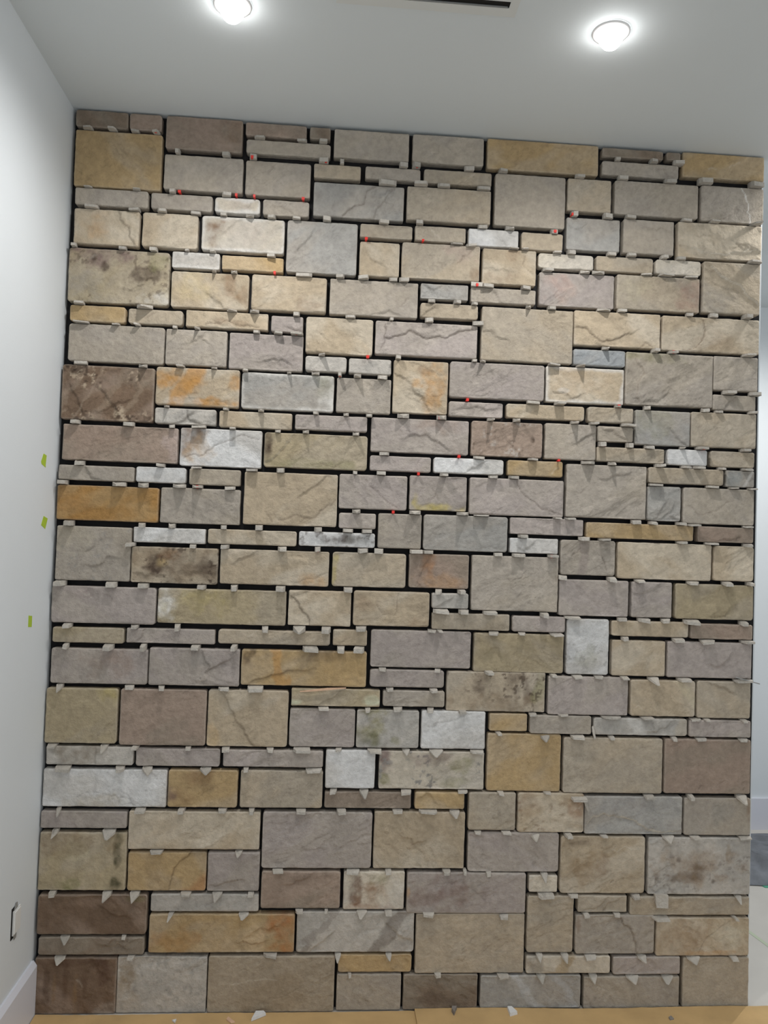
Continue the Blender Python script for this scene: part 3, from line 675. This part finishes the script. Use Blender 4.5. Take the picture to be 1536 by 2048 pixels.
# ---------------------------------------------------------------- stone chips wedged in the joints (tile offset; X Y width in tile pixels)
TS = 3.072
CHIPS = {
    (100, 200): "235 165 55,387 178 45,525 190 45,655 203 35,787 320 25,1085 337 45,237 528 45,533 552 45,755 555 40,1085 588 55,1290 230 65,1250 352 45,258 652 80,520 665 65,690 678 55,897 685 60,1068 700 40,1230 705 50v,1362 718 50,1515 730 50,447 900 45,638 917 40,843 928 25,1000 937 35,1360 955 50,1010 1052 25v,1132 1065 35v,150 888 30",
    (580, 200): "78 245 55,205 250 50,208 370 60,320 380 25,698 392 50,775 398 50,1100 412 60,1310 432 55,600 507 110,805 517 85,945 522 80,1190 540 85,48 722 55,228 727 50,577 748 60,797 758 45,1183 778 60,1350 788 55v,1025 882 75,1110 897 60,1375 900 60,1445 915 45,87 1073 100,310 1083 50,452 1090 65,635 1097 50,698 1100 55,1150 1130 75,1215 1135 70,1450 1145 60",
    (1036, 200): "378 460 60,613 358 35,833 375 50,645 475 65,935 493 75,1150 502 90,1460 520 80,345 702 38,553 708 60,692 710 65,1037 722 65,1205 738 60,1450 757 45,222 808 38,43 912 50,240 930 55,325 933 45,575 942 55,697 950 60,895 965 38,1000 968 60,1450 993 85,180 1040 60,410 1042 60v,492 1045 80v,790 1068 70,905 1070 85,1065 1082 85,48 1142 55,985 380 70",
    (100, 560): "180 140 60,585 160 95v,1120 187 60v,1258 190 55v,1515 210 40,197 260 85,408 272 38,540 278 28,770 285 28,907 292 28v,1270 312 38,1402 322 52,190 505 80,573 525 50v,805 530 45,1010 540 35v,1200 552 35,1470 570 25v,718 772 30v,1083 790 28,1297 800 35v,160 868 45,487 880 65,750 897 35,918 900 85,1123 913 38,1400 930 35,185 1120 50,685 1138 38,905 1148 52,1243 1165 65,1417 1168 48",
    (580, 560): "50 210 55,45 330 75,372 222 62,623 235 20,855 237 52,1155 250 70,870 128 45,1027 137 42,1133 137 32,1465 155 30v,195 455 38v,158 570 48v,308 582 20,415 590 45v,568 593 60,665 480 32,1133 492 30,1185 493 35v,160 818 30,345 823 32v,487 828 38,695 832 72v,930 842 60v,1493 745 85,98 932 38v,405 943 40v,1230 857 35v,1392 860 45v,580 1068 58,1160 1090 72,1490 1098 58,400 1183 25,560 1185 55,942 1192 42,1247 1205 58,1375 1212 58",
    (1036, 560): "207 163 50,525 182 85v,635 185 50,1053 208 40,1200 222 50,1402 225 50,62 148 25v,220 512 72,385 520 52v,535 415 40v,838 433 38,947 440 50,1408 455 70,1290 690 75,1455 698 75,100 747 60,252 750 62,613 770 42v,793 782 40v,1147 798 45,1228 805 38,1435 813 45,347 875 48v,462 882 45,672 897 82,512 1012 38,683 1012 38,805 1017 58,1007 1027 30v,1122 1037 62,1393 1047 55,90 1098 58,428 1118 85v,575 1125 45v,863 1135 42,1023 1143 38,1100 1150 52,1245 1157 28,1403 1163 62",
    (60, 920): "203 137 55,550 148 80v,698 152 62v,920 157 78v,1030 165 62v,1230 170 65,245 385 52,690 395 38,873 403 38v,1190 412 36,1408 413 45,622 517 48,1003 532 36,1200 533 45,190 757 55,503 767 62,698 773 60,1057 780 48,1255 785 38,235 1017 45,645 1025 42,907 1028 34,1445 1033 38,225 1140 28,487 1147 55,700 1148 30,1020 1153 48,1258 1153 30",
    (540, 920): "530 317 50v,890 325 70v,1183 332 72v,1297 338 95,295 428 45,478 432 62,595 437 62,75 543 52,293 552 35,570 552 62,668 557 55,897 560 80,970 562 65,1400 580 52,1510 582 50,67 790 55,480 793 55,1035 808 40,1173 812 42,1045 928 92,1187 933 62,1347 942 80,180 1037 75v,345 1037 55,560 1040 65,995 1043 55,1040 1043 30,1373 1063 62,245 1158 90,435 1163 45,550 1160 60",
    (1036, 920): "845 145 92,1193 163 85,1322 173 55,1437 178 55,240 355 48,318 358 60,722 377 60,822 385 45,997 392 55,1068 393 75,1410 410 60,28 467 60,405 482 72,530 492 72,1005 512 60,1183 517 75,1408 525 48,20 588 42,210 597 60,272 713 52,570 730 48,743 738 55,1072 753 75,1278 760 55,1420 765 30,158 960 48,330 965 95,637 975 60,770 988 75,905 990 58,1060 992 95,1383 1000 45,22 1063 45,232 1077 75,655 1097 42,980 1107 68,1160 1117 90,1403 1120 70",
    (60, 1280): "183 287 35v,612 292 55,808 293 35,1190 300 62,1385 302 95,140 652 50,458 658 42v,650 663 35,973 665 32,1203 670 45,1475 673 42,207 787 85,555 792 52,722 790 60v,1080 797 65v,1328 795 30,177 1050 25v,680 1050 60,933 1052 35,1183 1052 48,1362 1050 32,157 1180 32v,487 1178 75v",
    (540, 1280): "690 175 45,1030 183 36,1340 195 48,735 302 45,1003 310 45,327 425 62,600 427 32,785 428 55,985 428 40,1180 437 45,1403 570 30,10 672 30,195 670 100,422 673 36,640 680 85,835 683 45v,1020 687 85v,1270 690 85,268 808 100,390 927 40,577 933 55v,835 933 62,1183 940 60,1413 938 36,190 1055 58,437 1055 55,783 1060 62,970 1062 115,1133 1060 62v,1275 1182 42,1447 1187 55",
    (1036, 1280): "215 222 36,360 227 58,495 230 58,650 240 48,830 242 62v,1018 245 80,1380 258 120,88 457 45,275 465 62,570 478 125,788 487 72,1090 490 65,1158 490 38,1385 495 35,165 590 55v,362 597 82,572 603 32,955 603 32,1122 607 68,1380 617 60,177 943 45,370 965 95,800 958 62,1055 962 30,1370 972 62v,105 1195 50v,305 1197 42,523 1207 42",
    (40, 1640): "840 203 75,1345 203 42v,200 460 38,535 465 50v,705 462 55v,1020 455 60,1213 458 58v,1420 448 36,928 585 28v,1375 577 60v,278 725 55v,640 715 25,247 838 62v,685 835 40",
    (520, 1640): "108 312 62,572 310 78,787 313 36,1145 312 48,1258 318 20,1403 322 32,240 558 45,407 557 20,625 565 62v,787 567 45,1035 570 70,1495 582 55,62 830 82,478 825 38v,790 820 36v,550 945 20,1090 945 40,1490 948 70",
    (1036, 1640): "303 92 38,525 97 36,920 103 75v,1083 105 58,1390 107 75,160 328 42v,168 457 95,338 462 60,720 465 50,1350 472 40v,415 575 36,605 580 40,868 592 105,1325 598 20,130 825 40v,285 830 45v,442 832 72,757 832 55v,1075 845 85v,1320 845 45,140 948 55v,460 950 50v,700 957 80v,915 957 75v",
}


def joint_at(u, v):
    """the free gap between the stone above and the stone below the point"""
    up = [(r[2], i) for i, r in enumerate(RECT) if r[0] - .006 < u < r[1] + .006 and v - .010 < r[2] < v + .03]
    dn = [(r[3], i) for i, r in enumerate(RECT) if r[0] - .006 < u < r[1] + .006 and v - .03 < r[3] < v + .010]
    best = None
    for zt, a in up:
        for zb, c in dn:
            g = zt - zb
            if .002 < g < .032:
                s = abs((zt + zb) / 2 - v)
                if best is None or s < best[0]:
                    best = (s, zb, zt, a, c)
    if best: return best[1:]
    return v - .005, v + .005, None, None


chips = []
for (ox_, oy_), txt in CHIPS.items():
    for t in txt.split(','):
        s = t.strip()
        v_ = s.endswith('v')
        a, c, wd_ = map(float, s.rstrip('v').split())
        chips.append((ox_ + a / TS, oy_ + c / TS, wd_ / TS, v_))
keep = []
for c in chips:
    if all(abs(c[0] - k[0]) > 7 or abs(c[1] - k[1]) > 7 for k in keep):
        keep.append(c)
chips = sorted(keep, key=lambda c: -c[2])
MPP = 2.5 / FPX


def chip_shape(w, gap, p, pointed, rnd, droop):
    """plan outline in x/y extruded between the stones; local origin on the lower stone at the face"""
    hw = w / 2
    inn = .015
    th = max(.0045, gap - .0008)
    if pointed:
        k = rnd.uniform(-.35, .35)
        tip = max(.0015, hw * rnd.uniform(.05, .22))
        pts = [(-hw * .9, inn), (hw * .9, inn), (hw, -.004), (hw * k + tip, -p * 1.15), (hw * k - tip, -p * rnd.uniform(1.0, 1.15)), (-hw, -.004)]
    else:
        a, c = rnd.uniform(.62, 1.0), rnd.uniform(.62, 1.0)
        sk = rnd.uniform(-.18, .18) * hw
        pts = [(-hw * .92, inn), (hw * .92, inn), (hw, -p * rnd.uniform(.15, .4)), (hw * a + sk, -p * rnd.uniform(.8, 1.05)),
               (-hw * c + sk, -p * rnd.uniform(.8, 1.05)), (-hw, -p * rnd.uniform(.1, .4))]
    ya = rnd.uniform(-.22, .22)
    pts = [(x * math.cos(ya) - y * math.sin(ya) * .6, y if y > 0 else y * math.cos(ya) + x * math.sin(ya) * .35) for x, y in pts]
    tilt = rnd.uniform(-.10, .10)
    bot, top = [], []
    for (x, y) in reversed(pts):
        f = max(0.0, min(1.0, (-y) / max(p, 1e-4)))
        t_out = th * (1 - (.62 if pointed else .22) * f)
        zb = .0004 - droop * f + (tilt * x + rnd.uniform(-.001, .001)) * f
        bot.append((x, y, zb))
        top.append((x, y + rnd.uniform(0, .002) * f, zb + t_out))
    return bot, top


WORD = dict(G='grey', K='cool-grey', P='pinkish', T='tan', S='sandy', O='ochre', Y='yellowish', W='white', C='cream',
            B='brown', D='dark', R='rosy', L='olive', U='bluish', E='pale', Q='drab')
ORD = ['leftmost', 'second', 'third', 'fourth', 'fifth', 'sixth', 'seventh', 'eighth', 'ninth', 'tenth', 'eleventh', 'twelfth']


def place_words(xp, yp, a, c):
    r = 'top' if yp < 400 else 'upper' if yp < 760 else 'middle' if yp < 1180 else 'lower' if yp < 1600 else 'bottom'
    q = 'left' if xp < 460 else 'right' if xp > 1090 else 'centre'
    up = WORD[SPEC[a][4]] if a is not None else 'sandy'
    dn = WORD[SPEC[c][4]] if c is not None else 'sandy'
    return '%s stone above and %s stone below, %s %s' % (up, dn, r, q)


def spread_labels(items, cat, group):
    """items: (object, x pixel, base label); equal labels are told apart from left to right"""
    by = {}
    for it in items:
        by.setdefault(it[2], []).append(it)
    for base, lst in by.items():
        lst.sort(key=lambda t: t[1])
        for k, (o, x, _) in enumerate(lst):
            lab = base
            if len(lst) > 1:
                lab += ', ' + ('leftmost' if k == 0 else ORD[min(k, 11)] + ' from left')
            tag(o, lab, cat, group)


rest = MB()
rest_n = 0
labelled = []
for n, (cxp, cyp, wp, pointed) in enumerate(chips):
    u, v = wall_pt(cxp, cyp)
    zb, zt, sa_, sc_ = joint_at(u, v)
    rnd = random.Random(9000 + n)
    zf = v / H
    p = rnd.uniform(.012, .022) if zf > .78 else rnd.uniform(.016, .034) if zf > .36 else rnd.uniform(.014, .026)
    if cxp > 1440 and 430 < cyp < 720: p += .014
    if pointed: p += .006
    droop = rnd.uniform(0, .003) if zf > .5 else rnd.uniform(.001, .006)
    if pointed and zf < .4: droop += .008
    w_ = max(.010, wp * MPP)
    bot, top = chip_shape(w_, min(zt - zb, .020), p, pointed, rnd, droop)
    if n < 300:
        mb = MB(); mb.prism(bot, top)
        o = mb.build('stone_chip', M['chip']); bm_fix(o)
        o.location = (u, 0, zb)
        labelled.append((o, cxp, '%s chip between %s' % ('pointed' if pointed else 'blunt', place_words(cxp, cyp, sa_, sc_))))
    else:
        rest.prism([(x + u, y, z + zb) for x, y, z in bot], [(x + u, y, z + zb) for x, y, z in top])
        rest_n += 1
spread_labels(labelled, 'stone chip', 'pale stone chips wedged in the wall joints')
if rest_n:
    tag(rest.build('stone_chips', M['chip']), 'narrowest pale stone chips scattered through the joints of the wall', 'stone chip', kind='stuff')

# red plastic spacers
REDS = {
    (100, 200): "655 190,1245 345,800 570,1147 590,1258 590,1382 1065",
    (580, 200): "222 355,780 390,82 607,468 848,815 868,1147 1113",
    (1036, 200): "330 690,222 800,1465 508",
    (100, 560): "1518 312",
    (580, 560): "45 312,477 465,308 572,1087 730,918 825,1035 1083,787 1188",
    (1036, 560): "947 425,613 762,525 1000,1133 1027,245 1108",
    (60, 920): "1033 152",
    (540, 920): "755 315,293 415,293 540",
    (1036, 920): "200 580,145 942",
}
ri = 0
red_items = []
for (ox_, oy_), txt in REDS.items():
    for t in txt.split(','):
        a, c = map(float, t.split())
        xp, yp = ox_ + a / TS, oy_ + c / TS
        u, v = wall_pt(xp, yp)
        zb, zt, sa_, sc_ = joint_at(u, v)
        rnd = random.Random(400 + ri); ri += 1
        hw = rnd.uniform(.0026, .0036)
        tz = min(max(v - zb + .002, .005), min(max(zt - zb, .005), .0075))
        mb = MB()                           # a wedge with a small grip tab
        mb.prism([(-hw, -.012, -.001), (hw, -.012, -.001), (hw, .010, .002), (-hw, .010, .002)],
                 [(-hw, -.012, tz), (hw, -.012, tz), (hw, .010, tz - .003), (-hw, .010, tz - .003)])
        mb.box(-hw * 1.35, hw * 1.35, -.0140, -.012, .0, tz + .001)
        o = mb.build('wedge_spacer', M['red']); bm_fix(o)
        o.location = (u, 0, zb)
        red_items.append((o, xp, 'red spacer between ' + place_words(xp, yp, sa_, sc_)))
spread_labels(red_items, 'spacer', 'red plastic spacers in the wall joints')

# single odd shims and slivers
u, v = wall_pt(1322, 1797)
mb = MB(); mb.prism([(-.020, -.012, -.034), (.017, -.016, -.034), (.017, -.011, -.035), (-.020, -.007, -.035)],
                    [(-.024, -.009, .006), (.019, -.010, .005), (.019, .010, .005), (-.024, .010, .006)])
o = mb.build('tile_shim', M['chip']); bm_fix(o); zb = joint_at(u, v)[0]; o.location = (u, -.002, zb + .004)
tag(o, 'large square pale tile shim hanging out below the dark-stained stone at lower right', 'tile shim')


def sliver(name, pts, hw, ht, mat, label, cat):
    mb = MB()
    n = len(pts)
    rings = []
    for k, (x, y, z) in enumerate(pts):
        f = .35 + .65 * math.sin(math.pi * (k + .6) / (n + .2))
        rings.append([(x - hw * f, y - ht * f, z - hw * f), (x + hw * f, y - ht * f, z + hw * f), (x + hw * f, y + ht * f, z + hw * f), (x - hw * f, y + ht * f, z - hw * f)])
    V_ = [p for r in rings for p in r]
    F_ = [(0, 3, 2, 1), tuple(4 * (n - 1) + q for q in range(4))]
    for k in range(n - 1):
        for q in range(4):
            F_.append((4 * k + q, 4 * k + (q + 1) % 4, 4 * k + 4 + (q + 1) % 4, 4 * k + 4 + q))
    mb.add(V_, F_)
    return tag(mb.build(name, mat), label, cat)


def wp(x, y, out):
    p = wall_pt(x, y)
    return (p[0], -out, p[1])


def wpo(x, y, out):
    p = px(x, y, 1, -out)
    return (p[0], -out, p[2])


pts = [wpo(600, 1383, .008), wpo(625, 1381, .010), wpo(655, 1378, .012), wpo(692, 1376, .004)]
V_ = []
for k, (x, y, z) in enumerate(pts):
    hh = (.0012, .0028, .0035, .0015)[k]
    V_ += [(x, y - .002, z - hh), (x, y + .002, z - hh), (x, y + .002, z + hh), (x, y - .002, z + hh)]
F_ = [(0, 1, 2, 3), (15, 14, 13, 12)]
for k in range(3):
    for q in range(4):
        F_.append((4 * k + q, 4 * k + 4 + q, 4 * k + 4 + (q + 1) % 4, 4 * k + (q + 1) % 4))
tag(mesh_obj('wood_sliver', V_, F_, M['wood']), 'long thin pinkish wood sliver stuck above an olive stone', 'wood sliver')
sliver('stone_sliver', [wpo(1185, 1453, .004), wpo(1187, 1465, .008), wpo(1190, 1477, .010)], .003, .003, M['chip'],
       'thin pale stone sliver hanging upright in a vertical joint right of a grey stone', 'stone sliver')
sliver('stone_sliver', [wpo(1169, 1600, .014), wpo(1173, 1612, .012), wpo(1177, 1623, .010)], .0035, .003, M['chip'],
       'thin pale stone sliver leaning downwards beside the stone with the curved pale ridge', 'stone sliver')
a0, a1 = wpo(1498, 1362, .012), wpo(1520, 1368, .014)
mb = MB()
dirx = np.array(a1) - np.array(a0); L_ = np.linalg.norm(dirx)
mb.lathe([(0, -.045), (.0018, -.045), (.0018, L_ - .002), (.0008, L_), (0, L_)], 10)
o = mb.build('nail', M['steel'], None, True)
o.location = a0
o.rotation_euler = Vector(dirx).to_track_quat('Z', 'Y').to_euler()
tag(o, 'thin grey nail sticking out past the right edge of the stone wall', 'nail')

# ---------------------------------------------------------------- ceiling lamps, some added for fill
LAMPS = [(0.5555, -0.548, 'round recessed ceiling downlight nearer the left wall, switched on'),
         (1.5251, -0.560, 'round recessed ceiling downlight nearer the free right end, switched on'),
         (2.50, -0.10, 'ceiling downlight out of view to the right, beyond the free wall end'),
         (0.5555, -2.10, 'added fill downlight out of view above the camera, nearer the left wall'),  # added to brighten the low left wall, floor and cardboard
         (1.5251, -2.10, 'added fill downlight out of view above the camera, farther from the left wall'),  # second added fill lamp, paired with the one above
         (3.05, 0.75, 'added fill downlight out of view in the space behind the stone wall')]  # added to brighten the far wall and floor past the free end
for lx, ly, lab in LAMPS:
    e = empty('downlight', (lx, ly, H))
    tag(e, lab, 'ceiling light', 'recessed downlights in a row')
    mb = MB(); mb.lathe([(.034, -.003), (.040, -.005), (.047, -.003), (.049, .0005)], 48)
    mb.build('trim_ring', M['ring'], e, True)
    mb = MB(); mb.lathe([(.0001, -.044), (.009, -.0425), (.018, -.038), (.026, -.029), (.032, -.015), (.034, -.002)], 40)
    mb.build('lens', M['lamp'], e, True)
    ld = bpy.data.lights.new('downlight_beam', 'SPOT')
    ld.energy = LAMP_POWER * (2.4 if ly > 0 else 0.4 if ly > -.2 else 0.55 if ly < -1 else 1.0)
    ld.color = (1.0, 0.985, 0.96)
    ld.spot_size = LAMP_SIZE
    ld.spot_blend = 1.0
    ld.shadow_soft_size = 0.022
    lo = bpy.data.objects.new('downlight_beam', ld)
    col.objects.link(lo)
    lo.parent = e
    lo.location = (0, 0, -.067)

# linear slot diffuser in the ceiling
sr = px(1020, 9, 2, H)
ex1, eym = sr[0], -0.633
e = empty('air_diffuser', ((2.08 - ex1 + ex1) / 2, eym, H))
cx_ = e.location[0]
hl = ex1 - cx_
tag(e, 'white linear ceiling air diffuser with a long black slot between the downlights', 'air vent')
mb = MB()
mb.box(-hl - .022, hl + .022, .011, .042, -.003, .001)
mb.box(-hl - .022, hl + .022, -.042, -.013, -.003, .001)
mb.box(-hl - .022, -hl, -.013, .011, -.003, .001)
mb.box(hl, hl + .022, -.013, .011, -.003, .001)
mb.build('frame', M['grille'], e)
mb = MB(); mb.box(-hl, hl, -.013, .011, -.0008, .0008)
mb.build('slot', M['black'], e)
mb = MB(); mb.box(-hl + .004, hl - .004, .0065, .0080, -.004, .0)
mb.build('vane', M['steel'], e)

# ---------------------------------------------------------------- left wall: outlet and tape
oc = px(29, 1842, 0, XL)
e = empty('wall_outlet', (XL, oc[1], oc[2]))
tag(e, 'white uncovered wall outlet in a dark cut-out low on the left wall', 'outlet')
mb = MB(); mb.prism([(.0006, -.028, -.048), (.0006, .026, -.048), (.0006, .026, .048), (.0006, -.028, .048)][::-1],
                    [(.0016, -.024, -.040), (.0016, .022, -.040), (.0016, .022, .040), (.0016, -.024, .040)][::-1])
mb2 = MB(); mb2.box(0.0002, .0012, -.026, .014, -.044, .044)
mb2.build('box_opening', M['box'], e)
mb = MB()
mb.box(.0012, .0050, -.0185, .030, -.034, .034)
mb.box(.0050, .0075, -.0150, .026, -.030, .030)
mb.build('face', M['device'], e)
for s in (-1, 1):
    mb = MB()
    pr = [(-.012, .034), (.014, .034), (.010, .050), (-.002, .052)]
    lo_ = [(.0013, y, s * z) for y, z in pr]; hi_ = [(.0028, y, s * z) for y, z in pr]
    if s < 0: lo_, hi_ = lo_[::-1], hi_[::-1]
    mb.prism(lo_, hi_)
    mb.build('mounting_ear', M['steel'], e)

TAPES = [([(82, 923), (87, 907), (93, 911), (91, 930), (91, 935), (83, 928)], 'green tape scrap highest of the three on the left wall'),
         ([(82, 1050), (87, 1032), (95, 1037), (92, 1050), (90, 1058)], 'green tape scrap, middle one of three on the left wall'),
         ([(56, 1254), (57, 1231), (64, 1232), (63, 1254)], 'green tape scrap lowest of the three on the left wall')]
for poly, lab in TAPES:
    P = [px(x, y, 0, XL) for x, y in poly]
    c0 = sum(P) / len(P)
    mb = MB()
    lo_ = [(0.0001, p[1] - c0[1], p[2] - c0[2]) for p in P]
    hi_ = [(0.0007, p[1] - c0[1], p[2] - c0[2]) for p in P]
    mb.prism(lo_, hi_)
    o = mb.build('tape_piece', M['tape'])
    o.location = (XL, c0[1], c0[2])
    tag(o, lab, 'tape', 'green tape scraps on the left wall')


# ---------------------------------------------------------------- cardboard on the floor, scraps
def sheet(name, x0, x1, yb, yf, z, th, seed, label, notch=None):
    rnd = random.Random(seed)
    n = 70
    V_, F_ = [], []
    ys = [0, .012, .03, .07, .15, .3, .6, 1.0]
    for i in range(n + 1):
        x = x0 + (x1 - x0) * i / n
        e_ = rnd.uniform(-.0015, .0015) + .003 * math.sin(x * 5 + seed)
        if notch and notch[0] < x < notch[1]: e_ += notch[2]
        for k, t in enumerate(ys):
            y = (yb + min(e_, .0025) * (1 - t)) + (yf - yb) * t
            zz = z + .0025 * (.5 + .5 * math.sin(x * 9 + seed + 3 * t)) * math.exp(-t * 8)
            V_.append((x, y, zz)); V_.append((x, y, zz + th))
    k2 = 2 * len(ys)
    for i in range(n):
        for k in range(len(ys) - 1):
            a = i * k2 + 2 * k; c = a + k2
            F_.append((a + 1, a + 3, c + 3, c + 1)); F_.append((a, c, c + 2, a + 2))
        a = i * k2; c = a + k2
        F_.append((a, a + 1, c + 1, c))
        a = i * k2 + k2 - 2; c = a + k2
        F_.append((a, c, c + 1, a + 1))
    for i in (0, n):
        for k in range(len(ys) - 1):
            a = i * k2 + 2 * k
            F_.append((a, a + 2, a + 3, a + 1) if i == 0 else (a, a + 1, a + 3, a + 2))
    return tag(mesh_obj(name, V_, F_, M['card'], None, False), label, 'cardboard')


sheet('cardboard_sheet', XL + .018, 1.20, -.006, -.55, .0005, .003, 3, 'brown cardboard sheet on the floor against the left half of the stone wall')
sheet('cardboard_sheet', 1.168, 3.4, -.0055, -.55, .0068, .004, 8, 'brown cardboard sheet on the floor overlapping the other, right half of the wall')


def shard(name, poly, mat, label, th=.008, zbase=.010, lift=.0):
    P = [px(x, y, 2, zbase) for x, y in poly]
    for p in P:
        p[1] = min(p[1], -.010)
    c0 = sum(P) / len(P)
    mb = MB()
    mb.prism([(p[0] - c0[0], p[1] - c0[1], 0.0) for p in P], [((p[0] - c0[0]) * .93, (p[1] - c0[1]) * .93, th + lift * i) for i, p in enumerate(P)])
    o = mb.build(name, mat)
    o.location = (c0[0], c0[1], zbase)
    bm_fix(o)
    return tag(o, label, 'stone chip', 'loose scraps on the cardboard')


shard('loose_chip', [(502, 2043), (511, 2027), (528, 2023), (532, 2031)], M['chipw'], 'white angular stone shard lying on the cardboard below the wide tan-grey bottom stone', .009, .0055)
shard('loose_chip', [(1014, 2018), (1022, 2015), (1035, 2029), (1020, 2033)], M['chipw'], 'white blunt stone shard lying on the cardboard below the blue-grey bottom stone', .010, .012)
shard('loose_chip', [(902, 2014), (912, 2012), (912, 2022), (908, 2032), (903, 2024)], M['pebble'], 'grey pointed stone chip leaning at the cardboard edge', .012, .012)
shard('loose_chip', [(344, 2042), (353, 2040), (350, 2047)], M['chipw'], 'tiny white stone scrap on the left cardboard sheet', .004, .0055)
shard('loose_chip', [(452, 2040), (456, 2034), (470, 2045), (462, 2047)], M['wood'], 'small tan stone scrap on the left cardboard sheet', .003, .0055)
shard('loose_chip', [(1337, 2036), (1342, 2033), (1348, 2039), (1340, 2041)], M['pebble'], 'small dark grey grit lump on the right cardboard sheet', .004, .012)

# ---------------------------------------------------------------- space beyond the free end
tp = [px(1486, 1752, 2, .0), px(1500, 1757, 2, .0), px(1530, 1776, 2, .0), px(1600, 1775, 2, .0), px(1600, 1700, 2, .0), px(1486, 1700, 2, .0)]
mb = MB()
mb.prism([(p[0], p[1], .0005) for p in tp], [(p[0], p[1], .003) for p in tp])
o = mb.build('plastic_sheet', M['teal']); bm_fix(o)
tag(o, 'teal green plastic sheet corner under the grey tarp', 'plastic sheet')
# crumpled tarp heap
nx_, ny_ = 90, 60
x0_, x1_, y0_, y1_ = 2.62, 3.95, 0.90, 1.50
uu_, vv_ = np.meshgrid(np.linspace(0, 1, nx_), np.linspace(0, 1, ny_))
X_ = x0_ + (x1_ - x0_) * uu_; Y_ = y0_ + (y1_ - y0_) * vv_
Y_ = Y_ + .035 * (fbm(uu_ * 7, vv_ * 2, 77, 3) - .5)
env = np.clip(np.minimum.reduce([uu_, 1 - uu_, vv_ * .6, (1 - vv_) * .6]) * 9, 0, 1)
ridg = np.abs(fbm(uu_ * 5 + vv_ * 4, vv_ * 6, 78, 4) - .5) * 2
ridg2 = np.abs(fbm(uu_ * 14 - vv_ * 7, vv_ * 12, 79, 3) - .5) * 2
Z_ = .006 + env * (.012 + (.07 * (1 - ridg) + .05 * (1 - ridg2)) * (1.05 - vv_))
V_ = np.stack([X_, Y_, Z_], -1).reshape(-1, 3)
ii = np.arange(nx_ * ny_).reshape(ny_, nx_)
F_ = np.stack([ii[:-1, :-1], ii[:-1, 1:], ii[1:, 1:], ii[1:, :-1]], -1).reshape(-1, 4)
ring = np.concatenate([ii[0, :], ii[1:, -1], ii[-1, -2::-1], ii[-2:0:-1, 0]])
low = V_[ring].copy(); low[:, 2] = .0035
n0 = len(V_); n = len(ring)
V_ = np.concatenate([V_, low])
F_ = [tuple(map(int, f)) for f in F_] + [(int(ring[a]), n0 + a, n0 + (a + 1) % n, int(ring[(a + 1) % n])) for a in range(n)]
tag(mesh_obj('tarp', V_, F_, M['tarp'], None, True), 'crumpled dark grey tarp on the floor beyond the stone wall', 'tarp')
# pale green tape line on the floor paper
t0, t1 = px(1496, 1862, 2, 0.0), px(1545, 1898, 2, 0.0)
d = (t1 - t0); d /= np.linalg.norm(d); nrm = np.array([-d[1], d[0], 0]) * .008
mb = MB()
q = [t0 - nrm, t1 - nrm, t1 + nrm, t0 + nrm]
mb.prism([(p[0], p[1], .0003) for p in q], [(p[0], p[1], .0012) for p in q])
o = mb.build('floor_tape', M['floortape']); bm_fix(o)
tag(o, 'thin pale green tape strip on the floor right of the stone wall', 'tape')
